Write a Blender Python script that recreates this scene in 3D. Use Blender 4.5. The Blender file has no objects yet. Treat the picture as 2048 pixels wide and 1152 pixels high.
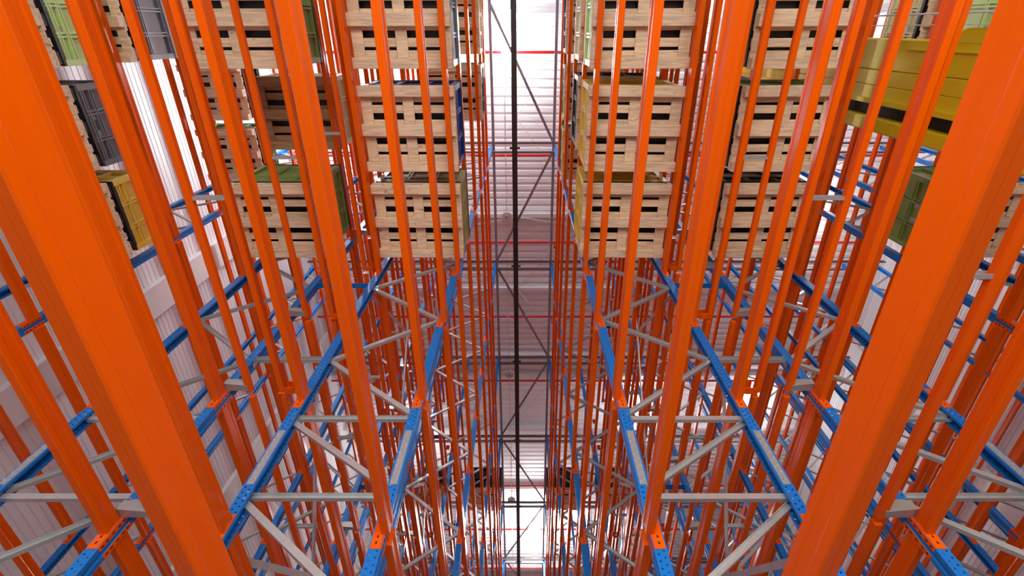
import bpy, math, random
from mathutils import Vector, Matrix
random.seed(11)
C = bpy.context.scene.collection
SC = bpy.context.scene
PI = math.pi

# ------------------------------------------------------------------ camera
EYE = 1.2                                   # eye height above the floor; heights called "h" below are above the eye
FPX, CX, TAN = 999.0, 1050.0, 1934.0 / 999.0
ELEV = math.atan(TAN)
cam_d = bpy.data.cameras.new('camera')
cam = bpy.data.objects.new('camera', cam_d); C.objects.link(cam)
cam_d.sensor_width = 36.0; cam_d.lens = FPX / 2048 * 36.0
cam_d.shift_x = -(CX - 1024.0) / 2048.0
cam_d.clip_start = 0.05; cam_d.clip_end = 200
cam.location = (0, 0, EYE)
cam.rotation_euler = (PI / 2 + ELEV, 0, 0)
SC.camera = cam

# ------------------------------------------------------------------ world, exposure
w = bpy.data.worlds.new('world'); SC.world = w; w.use_nodes = True
bg = w.node_tree.nodes['Background']
bg.inputs[0].default_value = (0.93, 0.96, 1.0, 1)
bg.inputs[1].default_value = 1.2
def area(name, loc, rot, sx, sy, power, col=(1, 1, 1)):
    l = bpy.data.lights.new(name, 'AREA'); l.shape = 'RECTANGLE'; l.size = sx; l.size_y = sy; l.energy = power; l.color = col
    o = bpy.data.objects.new(name, l); C.objects.link(o); o.location = loc; o.rotation_euler = rot; return o
# added fill for the near beams, at a made-up gate behind the camera
area('rear_fill_light', (1.2, -3.3, 2.0), (PI / 2 + 0.25, 0, 0), 12.0, 3.4, 600, (1.0, 0.97, 0.93))
SC.view_settings.view_transform = 'Standard'
SC.view_settings.look = 'None'
SC.view_settings.exposure = 0.0
SC.view_settings.gamma = 1.0
SC.view_settings.use_curve_mapping = False
SC.cycles.max_bounces = 6
SC.cycles.diffuse_bounces = 4
SC.cycles.glossy_bounces = 3
SC.cycles.transparent_max_bounces = 10
SC.cycles.sample_clamp_indirect = 6.0
SC.cycles.use_denoising = True
LAMP = 46.0                                  # emission of the strip luminaires

# ------------------------------------------------------------------ materials
def mat(name, col, rough=0.5, metal=0.0, spec=0.5, noise=0.0, nscale=6.0, coat=0.0, bump=0.0, bscale=60.0, rand=0.0, stretch=None):
    m = bpy.data.materials.new(name); m.use_nodes = True
    nt = m.node_tree; b = nt.nodes['Principled BSDF']
    b.inputs['Base Color'].default_value = (*col, 1)
    b.inputs['Roughness'].default_value = rough
    b.inputs['Metallic'].default_value = metal
    b.inputs['Specular IOR Level'].default_value = spec
    if coat: b.inputs['Coat Weight'].default_value = coat; b.inputs['Coat Roughness'].default_value = 0.08
    src = None
    if noise or bump:
        tc = nt.nodes.new('ShaderNodeTexCoord')
        mp = nt.nodes.new('ShaderNodeMapping'); nt.links.new(tc.outputs['Object'], mp.inputs[0])
        if stretch: mp.inputs['Scale'].default_value = stretch
    if noise:
        n = nt.nodes.new('ShaderNodeTexNoise'); n.inputs['Scale'].default_value = nscale; n.inputs['Detail'].default_value = 5
        nt.links.new(mp.outputs[0], n.inputs['Vector'])
        mx = nt.nodes.new('ShaderNodeMixRGB'); mx.inputs[1].default_value = (*[c * (1 - noise) for c in col], 1)
        mx.inputs[2].default_value = (*[min(1, c * (1 + noise)) for c in col], 1)
        nt.links.new(n.outputs['Fac'], mx.inputs[0]); src = mx.outputs[0]
    if rand:
        oi = nt.nodes.new('ShaderNodeObjectInfo')
        mr = nt.nodes.new('ShaderNodeMapRange'); mr.inputs['To Min'].default_value = 1 - rand; mr.inputs['To Max'].default_value = 1 + rand
        nt.links.new(oi.outputs['Random'], mr.inputs[0])
        hs = nt.nodes.new('ShaderNodeHueSaturation'); nt.links.new(mr.outputs[0], hs.inputs['Value'])
        if src: nt.links.new(src, hs.inputs['Color'])
        else: hs.inputs['Color'].default_value = (*col, 1)
        src = hs.outputs[0]
    if src: nt.links.new(src, b.inputs['Base Color'])
    if bump:
        n2 = nt.nodes.new('ShaderNodeTexNoise'); n2.inputs['Scale'].default_value = bscale
        nt.links.new(mp.outputs[0], n2.inputs['Vector'])
        bp = nt.nodes.new('ShaderNodeBump'); bp.inputs['Strength'].default_value = bump; bp.inputs['Distance'].default_value = 0.01
        nt.links.new(n2.outputs['Fac'], bp.inputs['Height']); nt.links.new(bp.outputs[0], b.inputs['Normal'])
    return m

def mat_post(name, col):
    """painted steel with two staggered rows of punched holes along every flange"""
    m = mat(name, col, 0.32, 0, 0.5)
    nt = m.node_tree; b = nt.nodes['Principled BSDF']; out = nt.nodes['Material Output']
    uv = nt.nodes.new('ShaderNodeUVMap'); uv.uv_map = 'UVMap'
    sp = nt.nodes.new('ShaderNodeSeparateXYZ'); nt.links.new(uv.outputs[0], sp.inputs[0])
    def M(op, a, bb=None):
        n = nt.nodes.new('ShaderNodeMath'); n.operation = op
        for i, v in enumerate((a, bb)):
            if v is None: continue
            if isinstance(v, (int, float)): n.inputs[i].default_value = v
            else: nt.links.new(v, n.inputs[i])
        return n.outputs[0]
    sgn = M('SIGN', sp.outputs[0])
    du = M('SUBTRACT', M('ABSOLUTE', sp.outputs[0]), 0.019)
    vv = M('ADD', sp.outputs[1], M('MULTIPLY', sgn, 0.0125))
    dv = M('SUBTRACT', M('MODULO', vv, 0.05), 0.025)
    r = M('SQRT', M('ADD', M('MULTIPLY', du, du), M('MULTIPLY', dv, dv)))
    hole = M('LESS_THAN', r, 0.0075)
    tr = nt.nodes.new('ShaderNodeBsdfTransparent')
    mx = nt.nodes.new('ShaderNodeMixShader')
    nt.links.new(hole, mx.inputs[0]); nt.links.new(b.outputs[0], mx.inputs[1]); nt.links.new(tr.outputs[0], mx.inputs[2])
    nt.links.new(mx.outputs[0], out.inputs[0])
    return m

def mat_wood(name, col, rand=0.18):
    m = mat(name, col, 0.75, 0, 0.25)
    nt = m.node_tree; b = nt.nodes['Principled BSDF']
    tc = nt.nodes.new('ShaderNodeTexCoord'); oi = nt.nodes.new('ShaderNodeObjectInfo')
    ad = nt.nodes.new('ShaderNodeVectorMath'); ad.operation = 'ADD'
    ml = nt.nodes.new('ShaderNodeMath'); ml.operation = 'MULTIPLY'; ml.inputs[1].default_value = 37.0
    nt.links.new(oi.outputs['Random'], ml.inputs[0])
    nt.links.new(tc.outputs['Object'], ad.inputs[0]); nt.links.new(ml.outputs[0], ad.inputs[1])
    mp = nt.nodes.new('ShaderNodeMapping'); mp.inputs['Scale'].default_value = (1.3, 14, 14)
    nt.links.new(ad.outputs[0], mp.inputs[0])
    n = nt.nodes.new('ShaderNodeTexNoise'); n.inputs['Scale'].default_value = 2.2; n.inputs['Detail'].default_value = 8; n.inputs['Distortion'].default_value = 0.7
    nt.links.new(mp.outputs[0], n.inputs['Vector'])
    cr = nt.nodes.new('ShaderNodeValToRGB')
    cr.color_ramp.elements[0].position = 0.30; cr.color_ramp.elements[0].color = (*[c * 0.74 for c in col], 1)
    cr.color_ramp.elements[1].position = 0.62; cr.color_ramp.elements[1].color = (*[min(1, c * 1.12) for c in col], 1)
    nt.links.new(n.outputs['Fac'], cr.inputs[0])
    # knots and stains with a shape of their own
    mp2 = nt.nodes.new('ShaderNodeMapping'); mp2.inputs['Scale'].default_value = (3.2, 6.5, 6.5); nt.links.new(ad.outputs[0], mp2.inputs[0])
    n2 = nt.nodes.new('ShaderNodeTexNoise'); n2.inputs['Scale'].default_value = 1.6; n2.inputs['Detail'].default_value = 3; n2.inputs['Distortion'].default_value = 1.2
    nt.links.new(mp2.outputs[0], n2.inputs['Vector'])
    r2 = nt.nodes.new('ShaderNodeValToRGB'); r2.color_ramp.elements[0].position = 0.655; r2.color_ramp.elements[0].color = (0, 0, 0, 1)
    r2.color_ramp.elements[1].position = 0.76; r2.color_ramp.elements[1].color = (0.75, 0.75, 0.75, 1)
    nt.links.new(n2.outputs['Fac'], r2.inputs[0])
    mx = nt.nodes.new('ShaderNodeMixRGB'); mx.inputs[2].default_value = (col[0] * .2, col[1] * .17, col[2] * .15, 1)
    nt.links.new(r2.outputs[0], mx.inputs[0]); nt.links.new(cr.outputs[0], mx.inputs[1])
    hs = nt.nodes.new('ShaderNodeHueSaturation')
    mr = nt.nodes.new('ShaderNodeMapRange'); mr.inputs['To Min'].default_value = 1 - rand; mr.inputs['To Max'].default_value = 1 + rand * .6
    nt.links.new(oi.outputs['Random'], mr.inputs[0]); nt.links.new(mr.outputs[0], hs.inputs['Value'])
    nt.links.new(mx.outputs[0], hs.inputs['Color']); nt.links.new(hs.outputs[0], b.inputs['Base Color'])
    return m

def mat_emit(name, col, s):
    m = bpy.data.materials.new(name); m.use_nodes = True
    nt = m.node_tree; b = nt.nodes['Principled BSDF']
    b.inputs['Base Color'].default_value = (*col, 1)
    b.inputs['Emission Color'].default_value = (*col, 1); b.inputs['Emission Strength'].default_value = s
    return m

ORANGE = mat('orange_paint', (0.86, 0.107, 0.0), 0.20, 0, 0.22)
BLUE = mat_post('blue_paint_punched', (0.0, 0.17, 0.58))
BLUEP = mat('blue_paint', (0.0, 0.135, 0.46), 0.32)
GALV = mat('galvanised_steel', (0.58, 0.585, 0.575), 0.30, 0.55, 0.5, noise=0.15, nscale=9)
PLATE = mat('galvanised_plate', (0.50, 0.51, 0.50), 0.42, 0.6, 0.5, noise=0.08, nscale=20)
BOLT = mat('zinc_bolt', (0.8, 0.8, 0.8), 0.25, 0.9)
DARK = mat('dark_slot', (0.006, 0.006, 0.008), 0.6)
RAIL = mat('charcoal_steel', (0.030, 0.028, 0.032), 0.45, 0.0, 0.5)
TIEM = mat('grey_primed_steel', (0.21, 0.195, 0.21), 0.38, 0.2, 0.5)
RODM = mat('grey_rod', (0.34, 0.30, 0.34), 0.4, 0.3)
WHITEM = mat('white_steel', (0.80, 0.80, 0.82), 0.45)
ROOF = mat('roof_deck_coating', (0.90, 0.90, 0.92), 0.32, 0.0, 0.5, noise=0.02, nscale=2)
WALL = mat('white_panel', (0.88, 0.88, 0.91), 0.5, noise=0.02, nscale=1)
PILM = mat('white_trim', (0.86, 0.86, 0.86), 0.5)
FLOOR = mat('concrete_floor', (0.32, 0.31, 0.30), 0.5, noise=0.12, nscale=1.5)
REDP = mat('red_pipe', (0.60, 0.008, 0.012), 0.35)
WOOD = mat_wood('pallet_wood', (0.90, 0.66, 0.43), 0.12)
WOODB = mat_wood('brown_pallet_wood', (0.55, 0.32, 0.17))
BLACKP = mat('black_plastic', (0.010, 0.010, 0.012), 0.35)
YEL = mat('crane_yellow', (0.83, 0.60, 0.002), 0.42, noise=0.05, nscale=2)
LABELM = mat('paper_card', (0.55, 0.54, 0.52), 0.7)
LENS = mat('grey_lens', (0.62, 0.56, 0.56), 0.3)
FILM = mat('stretch_film', (0.85, 0.88, 0.85), 0.15)
LAMPA = mat_emit('first_lamp_diffuser', (1, 0.99, 0.98), LAMP * 1.5)
LAMPM = mat_emit('lamp_diffuser', (1, 0.985, 0.97), LAMP)
LAMPB = mat_emit('bright_lamp_diffuser', (1, 0.99, 0.98), LAMP * 2.4)
LAMPC = mat_emit('cool_lamp_diffuser', (0.95, 0.98, 1), LAMP * 3.8)
PLAST = {
    'green': mat('green_plastic', (0.27, 0.37, 0.09), 0.35),
    'light green': mat('light_green_plastic', (0.60, 0.78, 0.30), 0.35),
    'blue': mat('blue_plastic', (0.006, 0.03, 0.22), 0.28),
    'grey': mat('grey_plastic', (0.16, 0.165, 0.19), 0.3),
    'yellow': mat('yellow_plastic', (0.88, 0.58, 0.08), 0.35),
    'cream': mat('cream_plastic', (0.85, 0.76, 0.46), 0.4),
    'black': mat('black_crate_plastic', (0.012, 0.012, 0.016), 0.3),
    'olive': mat('olive_plastic', (0.42, 0.33, 0.12), 0.3),
}

# ------------------------------------------------------------------ mesh helpers
class MB:
    def __init__(s): s.v = []; s.f = []; s.m = []; s.uv = []; s.smooth = []
    def add(s, vs, fs, mi=0, uvs=None):
        n = len(s.v); s.v += [tuple(p) for p in vs]
        for k, f in enumerate(fs):
            s.f.append(tuple(i + n for i in f)); s.m.append(mi)
            s.uv += (uvs[k] if uvs else [(9.0, 0.0)] * len(f))
    def box(s, x0, x1, y0, y1, z0, z1, mi=0):
        x0, x1 = min(x0, x1), max(x0, x1); y0, y1 = min(y0, y1), max(y0, y1); z0, z1 = min(z0, z1), max(z0, z1)
        v = [(x0, y0, z0), (x1, y0, z0), (x1, y1, z0), (x0, y1, z0), (x0, y0, z1), (x1, y0, z1), (x1, y1, z1), (x0, y1, z1)]
        s.add(v, [(0, 3, 2, 1), (4, 5, 6, 7), (0, 1, 5, 4), (1, 2, 6, 5), (2, 3, 7, 6), (3, 0, 4, 7)], mi)
    def bbox(s, x0, x1, y0, y1, z0, z1, b=0.004, mi=0):
        """box with chamfered edges along its longest axis and ends"""
        x0, x1 = min(x0, x1), max(x0, x1); y0, y1 = min(y0, y1), max(y0, y1); z0, z1 = min(z0, z1), max(z0, z1)
        d = (x1 - x0, y1 - y0, z1 - z0); ax = d.index(max(d))
        if ax == 0:
            sec = [(y0 + b, z0), (y1 - b, z0), (y1, z0 + b), (y1, z1 - b), (y1 - b, z1), (y0 + b, z1), (y0, z1 - b), (y0, z0 + b)]
            f = lambda t, p: (t, p[0], p[1]); a, c = x0, x1
        elif ax == 1:
            sec = [(x0 + b, z0), (x0, z0 + b), (x0, z1 - b), (x0 + b, z1), (x1 - b, z1), (x1, z1 - b), (x1, z0 + b), (x1 - b, z0)]
            f = lambda t, p: (p[0], t, p[1]); a, c = y0, y1
        else:
            sec = [(x0 + b, y0), (x1 - b, y0), (x1, y0 + b), (x1, y1 - b), (x1 - b, y1), (x0 + b, y1), (x0, y1 - b), (x0, y0 + b)]
            f = lambda t, p: (p[0], p[1], t); a, c = z0, z1
        n = len(sec)
        v = [f(a, p) for p in sec] + [f(c, p) for p in sec]
        fs = [(i, (i + 1) % n, n + (i + 1) % n, n + i) for i in range(n)] + [tuple(range(n - 1, -1, -1)), tuple(range(n, 2 * n))]
        s.add(v, fs, mi)
    def prism(s, sec, a, b, up=(0, 0, 1), mi=0, cap=True):
        """section [(u,v)] swept from a to b; u along side, v along up"""
        a = Vector(a); b = Vector(b); d = (b - a).normalized(); up = Vector(up)
        side = d.cross(up)
        if side.length < 1e-5: side = d.cross(Vector((0, 1, 0)))
        side.normalize(); u2 = side.cross(d).normalized()
        n = len(sec)
        v = [a + side * p[0] + u2 * p[1] for p in sec] + [b + side * p[0] + u2 * p[1] for p in sec]
        fs = [(i, (i + 1) % n, n + (i + 1) % n, n + i) for i in range(n)]
        if cap: fs += [tuple(range(n - 1, -1, -1)), tuple(range(n, 2 * n))]
        s.add(v, fs, mi)
    def bar(s, a, b, wd, h, up=(0, 0, 1), mi=0):
        s.prism([(-wd / 2, -h / 2), (wd / 2, -h / 2), (wd / 2, h / 2), (-wd / 2, h / 2)], a, b, up, mi)
    def tube(s, a, b, r, n=10, mi=0):
        s.prism([(r * math.cos(2 * PI * i / n), r * math.sin(2 * PI * i / n)) for i in range(n)], a, b, (0, 0, 1), mi)
    def mesh(s, name, mats):
        me = bpy.data.meshes.new(name); me.from_pydata(s.v, [], s.f)
        for m in mats: me.materials.append(m)
        me.polygons.foreach_set('material_index', s.m)
        if any(u[0] < 5 for u in s.uv):
            l = me.uv_layers.new(name='UVMap'); flat = [c for u in s.uv for c in u]
            l.data.foreach_set('uv', flat)
        me.update(); return me

def sheet(pts, t):
    """closed outline of an open bent sheet of thickness t"""
    n = len(pts); nr = []
    for i in range(n):
        a = Vector(pts[max(i - 1, 0)]); b = Vector(pts[i]); c = Vector(pts[min(i + 1, n - 1)])
        d1 = (b - a).normalized() if i > 0 else (c - b).normalized(); d2 = (c - b).normalized() if i < n - 1 else d1
        n1 = Vector((-d1.y, d1.x)); n2 = Vector((-d2.y, d2.x)); m = (n1 + n2)
        m = m / max(m.dot(n1), 0.3) if m.length > 1e-4 else n1
        nr.append(m)
    out = [Vector(p) for p in pts]; inn = [Vector(pts[i]) + nr[i] * t for i in range(n)]
    return [tuple(p) for p in out] + [tuple(p) for p in reversed(inn)]

def link(name, me, parent=None, loc=(0, 0, 0), rot=(0, 0, 0)):
    o = bpy.data.objects.new(name, me); C.objects.link(o)
    if parent: o.parent = parent
    o.location = loc; o.rotation_euler = rot
    return o
def thing(name, label, cat, loc=(0, 0, 0), rz=0.0, group=None):
    o = bpy.data.objects.new(name, None); C.objects.link(o); o.location = loc; o.rotation_euler = (0, 0, rz)
    o.empty_display_size = 0.1
    return tag(o, label, cat, group)
def tag(o, label, cat, group=None):
    o['label'] = label; o['category'] = cat; o['kind'] = 'thing'
    if group: o['group'] = group
    return o
def struct(name, me, loc=(0, 0, 0)):
    o = link(name, me, None, loc); o['kind'] = 'structure'; return o
def dup(root, loc, label, group=None, rz=None):
    r = root.copy(); C.objects.link(r); r.location = loc
    if rz is not None: r.rotation_euler = (0, 0, rz)
    r['label'] = label
    if group: r['group'] = group
    for ch in root.children:
        c = ch.copy(); C.objects.link(c); c.parent = r
        for g in ch.children:
            d = g.copy(); C.objects.link(d); d.parent = c
    return r

def project(x, y, h):
    c, s = math.cos(ELEV), math.sin(ELEV)
    d = y * c + h * s
    if d < 0.05: return None
    return CX + FPX * x / d, 576 + FPX * (y * s - h * c) / d, d
def in_view(pts, mx=420, my=260):
    for p in pts:
        q = project(*p)
        if q and -mx < q[0] < 2048 + mx and -my < q[1] < 1152 + my: return True
    return False

# ------------------------------------------------------------------ layout
BAY0, PITCH, NB = -0.75, 3.9, 7
FY = [BAY0 + PITCH * i for i in range(NB + 1)]
LEV = [0.89, 2.28, 3.69, 5.10, 6.47, 7.85, 9.30, 10.70, 11.80, 12.76]     # underside of the beams above the eye
BH = 0.13                                                                # beam height
TOPH = 15.3
DEPTH = 1.10
# name, aisle-side post x, direction from the aisle-side post into the rack
RACKS = [
    ('inner left rack', -1.01, -1), ('second rack left', -4.01, 1), ('outer left rack', -5.95, -1),
    ('inner right rack', 0.91, 1), ('second rack right', 3.90, -1), ('third rack right', 5.81, 1),
    ('fourth rack right', 8.81, -1), ('outer right rack', 10.71, 1),
]
ORD = ['lowest', 'second', 'third', 'fourth', 'fifth', 'sixth', 'seventh', 'eighth', 'ninth', 'tenth']
BAYN = ['nearest', 'second', 'third', 'fourth', 'fifth', 'sixth', 'seventh']
FRN = ['behind the zenith', 'nearest ahead', 'second ahead', 'third ahead', 'fourth ahead', 'fifth ahead', 'sixth ahead', 'seventh ahead']

# ------------------------------------------------------------------ building shell
X0, X1, YB, YE, HR = -8.0, 12.8, -3.4, 34.0, 17.0
mb = MB(); mb.box(X0 - 0.3, X1 + 0.3, YB, YE, -0.25, 0.0); struct('floor', mb.mesh('floor', [FLOOR]))
# trapezoidal roof deck, ribs across the aisle
mb = MB(); pr = 0.256; k = int((YE - YB) / pr)
prof = []
for i in range(k + 1):
    y = YB + i * pr
    prof += [(y, 0.0), (y + 0.135, 0.0), (y + 0.165, 0.07), (y + 0.211, 0.07)]
n = len(prof); zb = EYE + HR
v = []
for x in (X0 - 0.2, X1 + 0.2):
    v += [(x, p[0], zb + p[1]) for p in prof]
for x in (X0 - 0.2, X1 + 0.2):
    v += [(x, p[0], zb + p[1] + 0.02) for p in prof]
fs = [(i, i + 1, n + i + 1, n + i) for i in range(n - 1)] + [(2 * n + i, 3 * n + i, 3 * n + i + 1, 2 * n + i + 1) for i in range(n - 1)]
mb.add(v, fs); struct('ceiling', mb.mesh('ceiling', [ROOF]))
# ribbed sandwich panel walls, joints running along the aisle
def wall(name, x, s):
    mb = MB(); pz = 0.135; m = int((HR + EYE) / pz)
    pr = []
    for i in range(m + 1):
        z = i * pz; pr += [(0.0, z), (0.0, z + pz - 0.022), (0.016, z + pz - 0.015), (0.016, z + pz - 0.006)]
    pr = [p for p in pr if p[1] <= EYE + HR + 0.05]
    n = len(pr); v = []
    for y in (YB, YE): v += [(x + s * p[0], y, p[1]) for p in pr]
    mb.add(v, [(i, i + 1, n + i + 1, n + i) for i in range(n - 1)])
    mb.box(x + s * 0.02, x + s * 0.16, YB, YE, 0, EYE + HR)
    struct(name, mb.mesh(name, [WALL]))
wall('wall_left', X0, -1); wall('wall_right', X1, 1)
mb = MB(); mb.box(X0 - 0.2, X1 + 0.2, YE, YE + 0.2, 0, EYE + HR + 0.06); struct('wall_end', mb.mesh('wall_end', [WALL]))
mb = MB(); mb.box(X0 - 0.2, X1 + 0.2, YB - 0.2, YB, 3.8, EYE + HR + 0.06); mb.box(X0 - 0.2, -4.9, YB - 0.2, YB, 0, 3.8); mb.box(7.3, X1 + 0.2, YB - 0.2, YB, 0, 3.8)
struct('wall_added_gate', mb.mesh('wall_added_gate', [WALL]))  # unseen wall, added and opened low to keep light on the near beams
k = 1
for x, s in ((X0, 1), (X1, -1)):
    for y in (-0.8, 5.15, 11.1, 17.05, 23.0, 28.95):
        mb = MB(); mb.bbox(x, x + s * 0.12, y - 0.33, y + 0.33, 0, EYE + HR, 0.01)
        struct('trim_%d' % k, mb.mesh('trim', [PILM])); k += 1
# roof purlins
pl = None
for i, y in enumerate((-0.38, 5.77, 8.68, 11.72, 12.75, 15.6, 19.4, 25.4)):
    if pl is None:
        mb = MB(); z = EYE + 16.66
        mb.box(X0, X1, -0.07, 0.07, z, z + 0.012); mb.box(X0, X1, -0.006, 0.006, z + 0.012, z + 0.30); mb.box(X0, X1, -0.07, 0.07, z + 0.30, z + 0.315)
        pl = mb.mesh('purlin', [WHITEM])
    o = link('roof_beam', pl, None, (0, y, 0))
    tag(o, 'white steel roof beam under the corrugated ceiling, %s across the aisle' % ['at the very top', 'first', 'second', 'third', 'fourth', 'fifth', 'sixth', 'seventh'][i], 'beam', 'white roof beams')

# ------------------------------------------------------------------ rack parts: meshes
def post_mesh(front):
    """C section upright, web to +x (front=+1) ; u,v metres for the holes"""
    f = front; web = 0.04; hw = 0.05
    pts = [(-web * f, 0.028), (-web * f, hw), (web * f, hw), (web * f, 0.022), (web * f - 0.010 * f, 0.017), (web * f - 0.010 * f, -0.017), (web * f, -0.022), (web * f, -hw), (-web * f, -hw), (-web * f, -0.028)]
    if f > 0: pts = pts
    else: pts = pts[::-1]
    sec = sheet(pts, 0.004 * 1)
    z0, z1 = 0.02, EYE + TOPH; n = len(sec); mb = MB()
    v = [(p[0], p[1], z0) for p in sec] + [(p[0], p[1], z1) for p in sec]
    fs = []; uvs = []
    for i in range(n):
        j = (i + 1) % n; a, b = sec[i], sec[j]
        fs.append((i, j, n + j, n + i))
        side = abs(a[1] - b[1]) < 0.002 and abs(a[0] - b[0]) > 0.05
        wb = abs(a[0] - b[0]) < 0.002 and abs(a[0] + b[0]) / 2 > 0 and (a[0] * f > 0.03) and abs(a[1] - b[1]) > 0.02
        if side: ua, ub = a[0], b[0]
        else: ua = ub = 9.0
        uvs.append([(ua, z0), (ub, z0), (ub, z1), (ua, z1)])
    fs += [tuple(range(n - 1, -1, -1)), tuple(range(n, 2 * n))]; uvs += [[(9, 0)] * n] * 2
    mb.add(v, fs, 0, uvs)
    mb.add([(-.07, -.08, 0), (.07, -.08, 0), (.07, .08, 0), (-.07, .08, 0), (-.07, -.08, .02), (.07, -.08, .02), (.07, .08, .02), (-.07, .08, .02)],
           [(0, 3, 2, 1), (4, 5, 6, 7), (0, 1, 5, 4), (1, 2, 6, 5), (2, 3, 7, 6), (3, 0, 4, 7)])
    return mb.mesh('post', [BLUE])
POSTM = {1: post_mesh(1), -1: post_mesh(-1)}
def splice_mesh():
    mb = MB(); z0, z1 = EYE + 2.71, EYE + 3.29
    mb.bbox(-0.029, 0.029, -0.058, -0.0545, z0, z1, 0.001)
    mb.bbox(-0.029, 0.029, 0.0545, 0.058, z0, z1, 0.001)
    for i in range(8):
        for u in (-0.017, 0.017):
            z = z0 + 0.04 + i * 0.07 + (0.02 if u > 0 else 0)
            if z < z1 - 0.02: mb.prism([(0.008 * math.cos(2 * PI * q / 6), 0.008 * math.sin(2 * PI * q / 6)) for q in range(6)], (u, -0.056, z), (u, -0.067, z), (0, 0, 1), 1)
    return mb.mesh('splice', [PLATE, BOLT])
SPLICE = splice_mesh()
def channel_sec(wd=0.050, h=0.036, t=0.003):
    return sheet([(wd / 2, h), (wd / 2, 0), (-wd / 2, 0), (-wd / 2, h)][::-1], t)
def brace_mesh(z0, z1, d):
    """C channel between the aisle post (x=0) and the rear post (x=d*DEPTH) in the frame plane"""
    mb = MB(); sec = channel_sec()
    if (z0 == z1) == (d > 0): sec = [(p[0], 0.030 - p[1]) for p in reversed(sec)]
    a = Vector((d * 0.022, 0.018, EYE + z0)); b = Vector((d * (DEPTH - 0.022), 0.018, EYE + z1))
    mb.prism(sec, a, b, (0, -1, 0))
    for q in (a, b):
        mb.prism([(0.008 * math.cos(2 * PI * t / 6), 0.008 * math.sin(2 * PI * t / 6)) for t in range(6)], (q.x, -0.052, q.z), (q.x, -0.060, q.z), (0, 0, 1), 1)
    return mb.mesh('brace', [GALV, BOLT])
def brace_plan():
    pl = [('horizontal_brace', 2.64, 2.64), ('horizontal_brace', 3.50, 3.50), ('diagonal_brace', 2.70, 3.45),
          ('diagonal_brace', 1.80, 2.58), ('diagonal_brace', 1.78, 0.97), ('diagonal_brace', 0.12, 0.93), ('diagonal_brace', 0.10, -0.70)]
    z = 3.55; front = True; step = 0.845
    while z + step < 15.1:
        pl.append(('diagonal_brace', z, z + step) if front else ('diagonal_brace', z + step, z))
        z += step; front = not front
    pl.append(('horizontal_brace', 15.15, 15.15))
    return pl
BR = {}
for d in (-1, 1):
    BR[d] = [(nm, brace_mesh(a, b, d)) for nm, a, b in brace_plan()]

def frame_proto(d):
    t = thing('rack_upright', 'x', 'rack frame')
    for me, x in ((POSTM[-d], 0), (POSTM[d], d * DEPTH)):
        p = link('post', me, t, (x, 0, 0)); link('splice_plate', SPLICE, p)['label'] = 'galvanised splice plate with bolts'
    for nm, me in BR[d]: link(nm, me, t)
    return t
PROTO = {-1: None, 1: None}
nf = 0
for rn, x, d in RACKS:
    for fi, y in enumerate(FY):
        xs = (x, x + d * DEPTH)
        if not in_view([(xx, y, h) for xx in xs for h in (0.3, 1, 2, 4, 7, 10, 15)]): continue
        lab = 'blue upright frame with grey zigzag bracing in the %s, %s' % (rn, FRN[fi])
        if PROTO[d] is None:
            PROTO[d] = frame_proto(d); PROTO[d].location = (x, y, 0); PROTO[d]['label'] = lab; PROTO[d]['group'] = 'upright frames of the racks'
        else: dup(PROTO[d], (x, y, 0), lab, 'upright frames of the racks')
        nf += 1

# beams
LB = PITCH - 0.10
def beam_sec(off):
    h = BH; wdt = 0.03
    half = [(wdt, 0.005), (wdt, 0.036), (wdt - 0.005, 0.046), (wdt - 0.005, 0.088), (wdt, 0.098), (wdt, h - 0.005), (wdt - 0.005, h)]
    pts = [(-wdt + 0.005, 0.0), (-0.003, 0.0), (0.0, 0.0015), (0.003, 0.0), (wdt - 0.005, 0.0)] + half
    pts += [(-p[0], p[1]) for p in reversed(half)]
    return [(p[0] + off, p[1]) for p in pts]
def beam_mesh(off):
    mb = MB(); sec = beam_sec(off); n = len(sec)
    y0, y1 = 0.056, PITCH - 0.056
    v = [(p[0], y0, p[1]) for p in sec] + [(p[0], y1, p[1]) for p in sec]
    mb.add(v, [(i, n + i, n + (i + 1) % n, (i + 1) % n) for i in range(n)] + [tuple(range(n)), tuple(range(2 * n - 1, n - 1, -1))])
    return mb.mesh('beam_body', [ORANGE])
def connector_mesh(off, far):
    """angle plate hooked on the post flange; far end sits on the -y flange of the next post"""
    mb = MB(); s = 1 if off >= 0 else -1
    yp = PITCH - 0.054 if far else 0.054; q = -1 if far else 1
    mb.bbox(-0.036, 0.036, yp, yp + q * 0.005, -0.105, BH + 0.035, 0.0015)
    mb.bbox(s * 0.0415, s * 0.0455, yp + q * 0.005, yp - q * 0.035, -0.105, BH + 0.035, 0.0015)
    for z in (-0.075, -0.03, 0.03, 0.085, 0.13):
        mb.box(s * 0.0455, s * 0.0459, yp - q * 0.012, yp - q * 0.024, z - 0.012, z + 0.012, 1)
    for z in (-0.062, -0.015):
        mb.box(-0.006, 0.006, yp + q * 0.005, yp + q * 0.0056, z - 0.010, z + 0.010, 1)
    return mb.mesh('end_connector', [ORANGE, DARK])
BEAM = {}
for off in (0.045, -0.045, 0.0, -0.0001):
    BEAM[off] = (beam_mesh(off), connector_mesh(off, False), connector_mesh(off, True))
jobs = []
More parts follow.
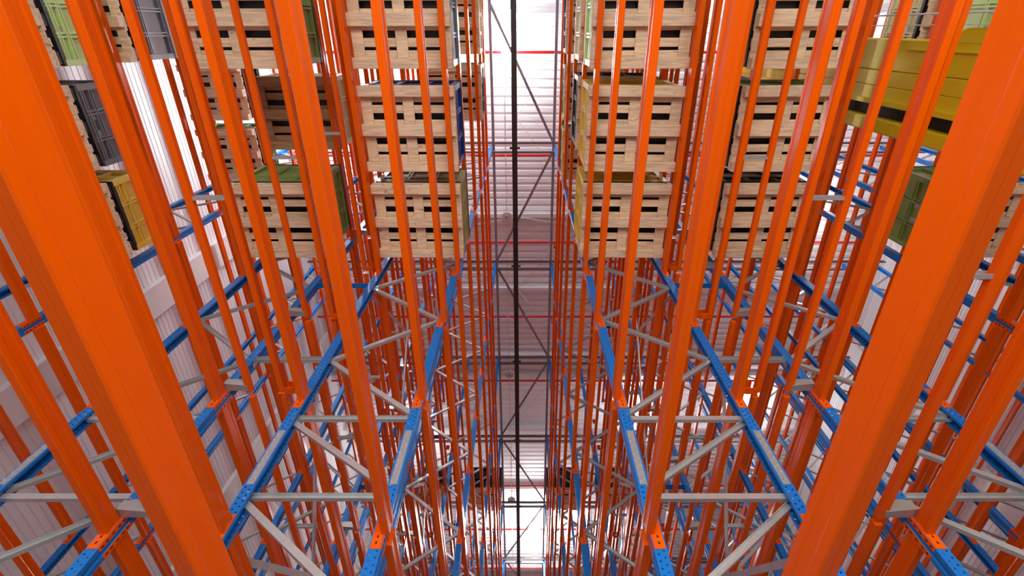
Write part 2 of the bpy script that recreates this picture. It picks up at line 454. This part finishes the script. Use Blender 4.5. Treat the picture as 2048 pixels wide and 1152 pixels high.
for rn, x, d in RACKS:
    for side, xx, off in (('aisle side', x, -d * 0.045), ('rear side', x + d * DEPTH, 0.0 if d > 0 else -0.0001)):
        for li, h in enumerate(LEV):
            for bi in range(NB):
                y = FY[bi]
                pts = [(xx, y + PITCH * t / 6, h) for t in range(7)]
                if not in_view(pts, 420, 260): continue
                best = min((q[2] for q in (project(*p) for p in pts) if q and -100 < q[0] < 2148 and -100 < q[1] < 1252), default=99)
                jobs.append((best, rn, side, xx, off, li, bi))
jobs.sort(key=lambda j: j[0])
NIND = 296
for _, rn, side, xx, off, li, bi in jobs[:NIND]:
    t = thing('rack_beam', 'orange box beam, %s of the %s, %s level up, %s bay' % (side, rn, ORD[li], BAYN[bi]), 'beam', (xx, FY[bi], EYE + LEV[li]), 0, 'orange rack beams')
    a, b, c = BEAM[off]
    link('beam_body', a, t); link('end_connector', b, t); link('end_connector', c, t)
if len(jobs) > NIND:
    mb = MB()
    for _, rn, side, xx, off, li, bi in jobs[NIND:]:
        y = FY[bi]; z = EYE + LEV[li]
        sec = [(-0.026 + off, 0), (0.026 + off, 0), (0.03 + off, 0.004), (0.03 + off, BH), (-0.03 + off, BH), (-0.03 + off, 0.004)]; n = 6
        mb.add([(xx + p[0], y + 0.056, z + p[1]) for p in sec] + [(xx + p[0], y + PITCH - 0.056, z + p[1]) for p in sec],
               [(i, n + i, n + (i + 1) % n, (i + 1) % n) for i in range(n)] + [tuple(range(n)), tuple(range(2 * n - 1, n - 1, -1))])
        for yy in (0.054, PITCH - 0.059): mb.box(xx - 0.036, xx + 0.036, y + yy, y + yy + 0.005, z - 0.105, z + BH + 0.03)
    o = link('distant_rack_beams', mb.mesh('distant_rack_beams', [ORANGE])); 
    tag(o, 'mass of far and high orange rack beams receding along the racks', 'beams', 'orange rack beams'); o['kind'] = 'stuff'
print('frames', nf, 'beams', len(jobs))

# pallet stop tubes in the gap between back-to-back racks, with galvanised brackets on the rear posts
def stop_mesh():
    mb = MB(); r = 0.03; b = 0.008
    sec = [(-r + b, -r), (r - b, -r), (r, -r + b), (r, r - b), (r - b, r), (-r + b, r), (-r, r - b), (-r, -r + b)]
    n = 8; y0, y1 = 0.03, PITCH - 0.03
    mb.add([(p[0], y0, p[1]) for p in sec] + [(p[0], y1, p[1]) for p in sec], [(i, n + i, n + (i + 1) % n, (i + 1) % n) for i in range(n)] + [tuple(range(n)), tuple(range(2 * n - 1, n - 1, -1))])
    return mb.mesh('tube', [ORANGE])
def stop_bracket(s, far):
    """s: side on which the post stands; reaches from the tube to the rear post"""
    mb = MB(); y0 = (PITCH - 0.12) if far else 0.06
    y1 = y0 + 0.06
    mb.add([(0, y0, -0.036), (0, y1, -0.036), (s * 0.24, y1, -0.036), (s * 0.24, y0 - 0.03, -0.036), (0, y0, -0.031), (0, y1, -0.031), (s * 0.24, y1, -0.031), (s * 0.24, y0 - 0.03, -0.031)], [(0, 1, 2, 3), (7, 6, 5, 4), (0, 4, 5, 1), (1, 5, 6, 2), (2, 6, 7, 3), (3, 7, 4, 0)]); mb.box(s * 0.03, s * 0.24, y0, y0 + 0.005, -0.036, 0.07); mb.box(s * 0.19, s * 0.24, y0, y1, 0.066, 0.07)
    return mb.mesh('bracket', [PLATE])
XL = {}
for q in (-1, 1):
    mb = MB(); mb.prism(channel_sec(0.045, 0.03), (q * 0.031, PITCH / 2, 0), (q * 0.285, PITCH / 2, 0), (0, -1, 0)); XL[q] = mb.mesh('cross_link', [GALV])
STOP = stop_mesh(); SBR = {(s, f): stop_bracket(s, f) for s in (-1, 1) for f in (False, True)}
def end_lug(s):
    mb = MB(); y = PITCH - 0.035
    mb.bbox(-0.034, s * 0.13, y, y + 0.006, -0.05, 0.06, 0.002); mb.bbox(s * 0.034, s * 0.13, y - 0.07, y, 0.052, 0.058, 0.002); mb.bbox(s * 0.034, s * 0.13, y - 0.07, y, -0.05, -0.044, 0.002)
    mb.tube((s * 0.09, y - 0.012, 0.0), (s * 0.09, y, 0.0), 0.016, 8, 1)
    return mb.mesh('end_lug', [ORANGE, DARK])
LUG = {s: end_lug(s) for s in (-1, 1)}
nst = 0
for gi, (xt, s, rn) in enumerate(((-2.35, 1, 'inner left rack'), (-2.67, -1, 'second rack left'), (2.25, -1, 'inner right rack'), (2.56, 1, 'second rack right'))):
    for li, h in enumerate(LEV):
        for bi in range(5):
            y = FY[bi]
            if not in_view([(xt, y + PITCH * t / 6, h) for t in range(7)], 100, 60): continue
            if bi > 2 and li > 7: continue
            t = thing('pallet_stop_tube', 'slim orange stop tube behind the %s, %s level up, %s bay' % (rn, ORD[li], BAYN[bi]), 'tube', (xt, y, EYE + h + 0.17), 0, 'orange stop tubes behind the racks')
            link('tube', STOP, t); link('bracket', SBR[(s, True)], t) if gi in (1, 3) else link('end_lug', LUG[s], t)
            nst += 1
            if gi in (0, 2): link('cross_link', XL[1 if gi == 2 else -1], t)
print('stops', nst)

# spacers between back-to-back racks
sp = {}
def spacer(w_, m_, h_=0.05):
    key = (round(w_, 3), m_.name)
    if key not in sp:
        mb = MB(); mb.prism(channel_sec(0.055, 0.045), (0, -0.02, 0), (w_, -0.02, 0), (0, -1, 0)); mb.box(0.0, 0.004, -0.03, 0.03, -0.06, 0.06); mb.box(w_, w_ - 0.004, -0.03, 0.03, -0.06, 0.06)
        sp[key] = mb.mesh('spacer', [m_])
    return sp[key]
for side, xa, xb in (('left', -2.87, -2.15), ('right', 2.05, 2.76)):
    for fi, y in enumerate(FY[:6]):
        for hi, (h, m_, cn) in enumerate(((1.95, GALV, 'grey'), (4.36, GALV, 'grey'), (6.08, BLUEP, 'blue'), (8.6, GALV, 'grey'), (11.3, BLUEP, 'blue'), (14.2, GALV, 'grey'))):
            if not in_view([(xa, y, h), (xb, y, h)]): continue
            o = link('row_spacer', spacer(xb - xa, m_), None, (xa, y, EYE + h))
            tag(o, '%s spacer between the %s racks, %s up, %s' % (cn, side, ORD[hi], FRN[fi]), 'spacer', 'spacers between racks')

# spine bracing behind the inner racks
def flat2(a, b, s):
    mb = MB(); mb.bar(a, b, 0.060, 0.006, (1, 0, 0)); mb.bar(Vector(a) + Vector((s * 0.012, 0, 0.0)), Vector(b) + Vector((s * 0.012, 0, 0)), 0.006, 0.024, (1, 0, 0)); return mb.mesh('bar', [GALV])
for side, x, sg in (('left', -2.165, -1), ('right', 2.065, 1)):
    for bi in (0, 1, 2, 3, 4):
        for q, (za, zb_, ) in enumerate(((2.2, 4.3), (6.05, 9.85), (9.95, 13.6))):
            if bi % 2 == 0 and q == 2: continue
            if bi == 0 and q < 2: continue
            lo = ('low', 'middle', 'high')[q]
            t = thing('spine_brace', 'crossed grey bracing bars behind the inner %s rack, %s pair, %s bay' % (side, lo, BAYN[bi]), 'brace', (x, FY[bi], 0), 0, 'crossed bracing bars')
            link('bar', flat2((0, 0.02, EYE + za), (0, PITCH - 0.02, EYE + zb_), sg), t)
            link('bar', flat2((sg * 0.035, 0.02, EYE + zb_ + 0.03), (sg * 0.035, PITCH - 0.02, EYE + za - 0.1), sg), t)

# ------------------------------------------------------------------ top of the aisle: ties, rail, rods
TZ = EYE + 15.32
mbt = MB()
for dy in (-0.11, 0.11):
    mbt.prism(channel_sec(0.10, 0.05, 0.006), (-7.3, dy, 0), (12.1, dy, 0), (0, -1 if dy < 0 else 1, 0))
TIE = mbt.mesh('channel', [TIEM])
mbt = MB(); mbt.bbox(-0.46, -0.15, -0.03, 0.03, -0.085, -0.06); mbt.box(-0.36, -0.34, -0.10, 0.10, -0.085, -0.05); mbt.box(-0.27, -0.25, -0.10, 0.10, -0.085, -0.05)
CLAMP = mbt.mesh('clamp', [RAIL])
for fi, y in enumerate(FY):
    t = thing('cross_tie', 'grey double channel tie across the top of the racks, %s' % FRN[fi], 'tie beam', (0, y - (0.25 if fi == 0 else 0), TZ), 0, 'cross ties at the rack tops')
    link('channel', TIE, t); link('rail_clamp', CLAMP, t)
mb = MB(); xr = -0.306
mb.box(xr - 0.078, xr + 0.078, FY[0] - 2, YE - 2, TZ - 0.25, TZ - 0.225); mb.box(xr - 0.008, xr + 0.008, FY[0] - 2, YE - 2, TZ - 0.235, TZ - 0.10); mb.box(xr - 0.065, xr + 0.065, FY[0] - 2, YE - 2, TZ - 0.10, TZ - 0.086)
o = link('crane_guide_rail', mb.mesh('crane_guide_rail', [RAIL])); tag(o, 'dark charcoal crane guide rail running along the ceiling above the aisle', 'rail')
for nm, x in (('left', -0.955), ('right', 0.865), ('far left', -4.07), ('far right', 3.96)):
    mb = MB(); mb.bbox(x - 0.042, x + 0.042, FY[0] - 2, YE - 2, TZ + 0.06, TZ + 0.12)
    o = link('edge_runner', mb.mesh('edge_runner', [RODM])); tag(o, 'thin grey lengthwise runner over the %s rack edge at the top' % nm, 'runner', 'lengthwise runners')
for bi in range(NB):
    L, R = -0.95, 0.86; a, b = ((L, R) if bi % 2 == 0 else (R, L))
    mb = MB(); mb.bar((a, FY[bi] + 0.12, TZ + 0.09), (b, FY[bi + 1] - 0.12, TZ + 0.09), 0.075, 0.012)
    o = link('roof_brace', mb.mesh('roof_brace', [RODM])); tag(o, 'flat grey diagonal brace across the aisle top, %s bay' % BAYN[bi], 'brace', 'diagonal braces over the aisle')
for i, yb in enumerate((2.47, 8.65, 14.8, 20.9)):
    o = thing('rod_pair', 'x', 'rod')
    for dx, dy in ((1.33, 1.75), (1.23, -1.75)):
        mb = MB(); mb.bar((-0.28, yb, EYE + 16.6), (-0.28 + dx, yb + dy, EYE + 16.45), 0.03, 0.03); link('rod', mb.mesh('rod', [WHITEM]), o)
    tag(o, 'thin white V shaped rods under the roof, %s pair from the top' % ORD[i].replace('lowest', 'first'), 'rod', 'white V rods')

for i, yb in enumerate((5.80, 19.43)):
    o = thing('rod_pair', 'x', 'rod'); z = EYE + 16.62
    for x in (-1.7, 1.5): mb = MB(); mb.bar((-0.28, yb, z), (x, yb + 0.28, z), 0.035, 0.03); link('rod', mb.mesh('rod', [WHITEM]), o)
    tag(o, 'pair of white rods splaying from a roof beam above the %s round lamp' % ('nearest', 'farthest')[i], 'rod', 'splayed white rods')

# sprinkler pipes
PZ = EYE + 16.2
for i in range(9):
    y = 0.58 + 3.0 * i
    t = thing('sprinkler_pipe', 'red sprinkler pipe across the ceiling, %s from the top of the picture' % ['first', 'second', 'third', 'fourth', 'fifth', 'sixth', 'seventh', 'eighth', 'ninth'][i], 'pipe', (0, y, PZ), 0, 'red sprinkler pipes')
    mb = MB(); mb.tube((-7.8, 0, 0), (12.6, 0, 0), 0.042, 10); link('pipe', mb.mesh('pipe', [REDP]), t)
    for x in (-6.5, -2.5, 2.4, 6.5):
        mb = MB(); mb.tube((x, 0, 0.035), (x, 0, 0.80), 0.006, 6); link('hanger', mb.mesh('hanger', [RODM]), t)
    for x in (-4.9, -1.28, 1.0, 4.8):
        mb = MB(); mb.tube((x, 0.0, 0), (x, 0.0, -0.42), 0.022, 8); mb.tube((x, 0, -0.42), (x, 0, -0.47), 0.035, 8); link('sprinkler_head', mb.mesh('sprinkler_head', [REDP]), t)

# luminaires
mb = MB(); mb.box(-0.63, -0.60, -3, YE - 4, EYE + 16.02, EYE + 16.05)
o = link('cable_trunking', mb.mesh('cable_trunking', [WHITEM])); tag(o, 'thin white cable line along the ceiling carrying the lamps', 'cable line')
def strip_lamp(x, y, ln, label, wd=0.22, m_=None):
    t = thing('strip_lamp', label, 'lamp', (x, y, EYE + 15.85), 0, 'lit strip lamps')
    mb = MB(); mb.bbox(-0.03, 0.03, -ln / 2 - 0.02, ln / 2 + 0.02, 0.062, 0.11, 0.01); link('housing', mb.mesh('housing', [WHITEM]), t)
    mb = MB(); mb.bbox(-wd / 2, wd / 2, -ln / 2, ln / 2, -0.035, 0.06, 0.03); link('diffuser', mb.mesh('diffuser', [m_ or LAMPM]), t)
    for q in (-1, 1):
        mb = MB(); mb.tube((0, q * ln * 0.35, 0.09), (0, q * ln * 0.35, 1.215), 0.008, 6); link('hanger', mb.mesh('hanger', [RODM]), t)
strip_lamp(-0.52, 0.35, 1.7, 'dazzling strip lamp at the top of the picture left of the dark rail', 0.30, LAMPA)
strip_lamp(0.45, 21.3, 3.0, 'dazzling strip lamp far down the aisle right of the dark rail', 0.5, LAMPB)
for nm, x, ys in (('left', -5.0, (-1.5, 2.2, 16.0)), ('right', 4.85, (-1.0, 14.5)), ('outer right', 9.75, (0.5, 5.5, 14.0))):
    for i, y in enumerate(ys):
        strip_lamp(x, y, 2.4, 'lit strip lamp over the %s neighbouring aisle, %s from the top of the picture' % (nm, ['first', 'second', 'third'][i]), 0.22, LAMPC if x < 0 and i < 2 else LAMPM)
def disc_lamp(x, y, label):
    t = thing('round_lamp', label, 'lamp', (x, y, EYE + 15.5), 0, 'round high bay lamps')
    N = 28
    def ring(rs, mi_m, nm):
        v = []; fs = []
        for (r, z) in rs: v += [(r * math.cos(2 * PI * i / N), r * math.sin(2 * PI * i / N), z) for i in range(N)]
        for k in range(len(rs) - 1):
            fs += [(k * N + i, k * N + (i + 1) % N, (k + 1) * N + (i + 1) % N, (k + 1) * N + i) for i in range(N)]
        fs.append(tuple(range(N - 1, -1, -1))); fs.append(tuple((len(rs) - 1) * N + i for i in range(N)))
        mb = MB(); mb.add(v, fs); link(nm, mb.mesh(nm, [mi_m]), t)
    ring([(0.125, -0.012), (0.155, -0.012), (0.178, 0.0), (0.178, 0.05), (0.09, 0.09), (0.05, 0.2)], LENS, 'housing')
    ring([(0.118, -0.022), (0.118, -0.010)], WHITEM, 'lens')
    ring([(0.075, -0.028), (0.075, -0.020)], LENS, 'inner_ring')
    ring([(0.020, -0.045), (0.030, -0.024)], TIEM, 'sensor')
    mb = MB(); mb.tube((0, 0, 0.2), (0, 0, 0.55), 0.01, 6); link('hanger', mb.mesh('hanger', [RODM]), t)
disc_lamp(-0.60, 5.42, 'round grey high bay lamp hanging above the aisle, nearest of the three')
disc_lamp(-0.60, 11.75, 'round grey high bay lamp hanging above the aisle, middle of the three')
disc_lamp(-0.60, 18.7, 'round grey high bay lamp hanging above the aisle, farthest of the three')

# ------------------------------------------------------------------ pallets and containers
PW, PD = 1.20, 1.06
def pallet_parts():
    P = []
    def one(nm, *b): mb = MB(); mb.bbox(*b, 0.006); P.append((nm, mb.mesh(nm, [WOOD])))
    hw, hd = PW / 2, PD / 2
    ys = [(-hd, -hd + 0.125), (-0.072, 0.072), (hd - 0.125, hd)]
    for a, b in ys: one('bottom_board', -hw, hw, a, b, 0, 0.022)
    for xa in (-hw, -0.07, hw - 0.14):
        for a, b in ys: one('block', xa, xa + 0.14, a + 0.002, b - 0.002, 0.0225, 0.100)
    for xa in (-hw, -0.07, hw - 0.14): one('stringer_board', xa, xa + 0.14, -hd, hd, 0.1005, 0.1225)
    dy = [(-hd, -hd + 0.20), (-hd + 0.235, -hd + 0.335), (-0.115, 0.115), (hd - 0.335, hd - 0.235), (hd - 0.20, hd)]
    for a, b in dy: one('deck_board', -hw, hw, a, b, 0.123, 0.145)
    return P
PP = pallet_parts()
PPB = []
for nm, me in PP:
    m2 = me.copy(); m2.materials[0] = WOODB; PPB.append((nm, m2))
PPROTO = {}
def pallet(label, loc, rz, group, brown=False):
    if brown not in PPROTO:
        t = thing('wooden_pallet', label, 'pallet', loc, rz, group)
        for nm, me in (PPB if brown else PP): link(nm, me, t)
        PPROTO[brown] = t; return t
    return dup(PPROTO[brown], loc, label, group, rz)

def crate_parts(H, col):
    m = PLAST[col]; W, D = 1.17, 1.03; P = []
    mb = MB(); mb.bbox(-W / 2 + 0.035, W / 2 - 0.035, -D / 2 + 0.035, D / 2 - 0.035, 0.13, H - 0.02, 0.02)
    # ribs
    for t in (-0.5, -0.19, -0.15, 0.15, 0.19, 0.5):
        x = t * (W - 0.04); y = t * (D - 0.04)
        for s in (-1, 1):
            mb.box(x - 0.012, x + 0.012, s * (D / 2 - 0.04), s * D / 2, 0.13, H - 0.02)
            mb.box(s * (W / 2 - 0.04), s * W / 2, y - 0.012, y + 0.012, 0.13, H - 0.02)
    hs = [0.15, 0.19, H * 0.40, H * 0.40 + 0.04, H - 0.08, H - 0.04]
    for h in hs:
        for s in (-1, 1):
            mb.box(-W / 2, W / 2, s * (D / 2 - 0.04), s * (D / 2 + 0.003), h, h + 0.016)
            mb.box(s * (W / 2 - 0.04), s * (W / 2 + 0.003), -D / 2, D / 2, h, h + 0.016)
    for sx in (-1, 1):
        for sy in (-1, 1): mb.box(sx * (W / 2 - 0.07), sx * (W / 2 + 0.004), sy * (D / 2 - 0.07), sy * (D / 2 + 0.004), 0.12, H - 0.01)
    P.append(('body', mb.mesh('body', [m])))
    mb = MB(); mb.bbox(-W / 2, W / 2, -D / 2, D / 2, 0.085, 0.13, 0.012)
    for x in (-0.5, 0, 0.5):
        for y in (-0.42, 0, 0.42): mb.bbox(x - 0.075, x + 0.075, y - 0.07, y + 0.07, 0.0, 0.085, 0.01)
    for y in (-0.42, 0, 0.42): mb.box(-W / 2 + 0.02, W / 2 - 0.02, y - 0.05, y + 0.05, 0.0, 0.02)
    P.append(('base', mb.mesh('base', [BLACKP])))
    mb = MB(); mb.bbox(-W / 2 - 0.012, W / 2 + 0.012, -D / 2 - 0.012, D / 2 + 0.012, H - 0.02, H + 0.02, 0.01)
    P.append(('lid', mb.mesh('lid', [BLACKP if col in ('green', 'blue', 'black', 'olive') else m])))
    for s in (-1, 1):
        for y in (-0.12, 0.12):
            mb = MB(); mb.box(s * (W / 2 - 0.036), s * (W / 2 - 0.030), y - 0.05, y + 0.05, 0.21, 0.21 + min(0.16, H * .17))
            P.append(('label_card', mb.mesh('label_card', [LABELM])))
    return P
CP = {}
def crate(H, col, label, loc, rz, group):
    key = (H, col)
    if key not in CP:
        t = thing('plastic_container', label, 'container', loc, rz, group)
        for nm, me in crate_parts(H, col): link(nm, me, t)
        CP[key] = t; return
    dup(CP[key], loc, label, group, rz)

ROWY = [-0.11, 1.145, 2.39]
ROWN = ['top row', 'middle row', 'lower row']
RX = {'inner left rack': -1.485, 'second rack left': -3.48, 'outer left rack': -6.34, 'inner right rack': 1.395, 'second rack right': 3.335, 'third rack right': 6.30}
# rack, level index, row index, colour, container height, brown wood
LOADS = [
    ('inner left rack', 4, 0, 'grey', 0.70, 0), ('inner left rack', 4, 1, 'blue', 0.72, 0), ('inner left rack', 4, 2, 'olive', 0.80, 0),
    ('second rack left', 4, 0, 'green', 1.05, 0), ('second rack left', 5, 1, 'cream', 0.60, 1), ('second rack left', 4, 2, 'green', 1.06, 0),
    ('outer left rack', 4, 0, 'light green', 0.72, 0), ('outer left rack', 4, 1, 'grey', 0.72, 0), ('outer left rack', 4, 2, 'yellow', 0.70, 0),
    ('outer left rack', 5, 0, 'grey', 0.95, 0), ('outer left rack', 7, 0, 'black', 0.70, 0), ('outer left rack', 7, 1, 'black', 0.75, 0), ('outer left rack', 7, 2, 'green', 0.70, 0),
    ('inner left rack', 7, 0, 'cream', 0.72, 0), ('inner left rack', 7, 1, 'grey', 0.72, 0),
    ('inner right rack', 4, 0, 'light green', 0.72, 0), ('inner right rack', 4, 1, 'yellow', 0.80, 0), ('inner right rack', 4, 2, 'yellow', 0.95, 0),
    ('inner right rack', 5, 0, 'cream', 0.80, 0), ('inner right rack', 5, 1, 'black', 0.75, 0),
    ('inner right rack', 7, 0, 'black', 0.72, 0), ('inner right rack', 7, 1, 'green', 0.60, 0), ('inner right rack', 7, 2, 'green', 0.60, 0),
    ('second rack right', 4, 0, 'green', 0.80, 0), ('second rack right', 4, 1, 'green', 0.80, 0), ('second rack right', 4, 2, 'black', 0.85, 0),
    ('third rack right', 4, 2, 'green', 0.95, 0), ('third rack right', 5, 0, 'cream', 0.80, 0), ('third rack right', 4, 0, 'light green', 0.80, 0),
]
for rn, li, ri, col, H, br in LOADS:
    x = RX[rn]; y = ROWY[ri]; z = EYE + LEV[li] + BH + 0.001; rz = random.uniform(-0.008, 0.008)
    wn = 'brown' if br else 'pale'
    cn = 'dark blue' if col == 'blue' else col
    pallet('%s wooden pallet under %s container, %s, %s level, %s' % (wn, cn, rn, ORD[li], ROWN[ri]), (x, y, z), rz, 'loaded wooden pallets', bool(br))
    crate(H, col, '%s plastic container on a pallet, %s, %s level, %s' % (cn, rn, ORD[li], ROWN[ri]), (x, y, z + 0.1455), rz, 'plastic containers on pallets')
# far loads, fifth bay, ninth-tenth level
for rn in ('inner left rack', 'second rack left', 'inner right rack', 'second rack right'):
    x = RX[rn]; y = FY[4] + 0.72; z = EYE + LEV[9] + BH + 0.001
    pallet('small distant wooden pallet high in the %s near the far lamp' % rn, (x, y, z), 0, 'loaded wooden pallets')
    crate(0.95, 'black', 'black container high in the %s near the far lamp' % rn, (x, y, z + 0.1455), 0, 'plastic containers on pallets')

# ------------------------------------------------------------------ yellow stacker crane in the right-hand aisle
t = thing('stacker_crane', 'yellow stacker crane mast in the right-hand aisle', 'crane', (4.85, 0, 0))
mb = MB(); mb.bbox(-0.26, 0.26, 0.10, 0.46, 0.35, EYE + 13, 0.012); mb.bbox(-0.262, 0.262, 0.464, 0.64, 0.35, EYE + 13, 0.006); mb.bbox(-0.262, 0.262, 0.644, 0.84, 0.35, EYE + 13, 0.006)
link('mast', mb.mesh('mast', [YEL]), t)
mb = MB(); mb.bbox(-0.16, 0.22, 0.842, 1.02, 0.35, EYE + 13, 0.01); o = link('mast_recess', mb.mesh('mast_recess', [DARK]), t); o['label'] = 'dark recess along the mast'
mb = MB(); mb.bbox(-0.27, 0.25, 1.02, 1.20, 0.35, EYE + 13, 0.02); mb.box(-0.30, -0.26, 0.80, 0.86, 0.35, EYE + 13)
link('guide_column', mb.mesh('guide_column', [YEL]), t)
mb = MB()
prof = [(-0.02, 0), (0.10, 0), (0.10, 1.9), (-0.02, 1.6)]
mb.add([(-0.275, p[0], EYE + 4.2 + p[1]) for p in prof] + [(-0.262, p[0], EYE + 4.2 + p[1]) for p in prof], [(0, 1, 2, 3), (7, 6, 5, 4), (0, 4, 5, 1), (1, 5, 6, 2), (2, 6, 7, 3), (3, 7, 4, 0)])
mb.bbox(-0.285, -0.262, 0.20, 0.215, EYE + 5.0, EYE + 6.6, 0.002)
link('gusset_plate', mb.mesh('gusset_plate', [YEL]), t)
mb = MB(); mb.bbox(-0.35, 0.40, 0.0, 1.25, 0.06, 0.36, 0.02); link('base_carriage', mb.mesh('base_carriage', [YEL]), t)
for y in (0.05, 1.2):
    mb = MB(); mb.tube((-0.06, y, 0.16), (0.06, y, 0.16), 0.16, 24); link('wheel', mb.mesh('wheel', [TIEM]), t)
mb = MB(); mb.tube((-0.30, -0.05, 0.3), (-0.30, -0.05, EYE + 13), 0.006, 6); mb.tube((-0.34, -0.16, 0.3), (-0.34, -0.16, EYE + 13), 0.012, 6); o = link('hoist_rope', mb.mesh('hoist_rope', [WHITEM]), t)
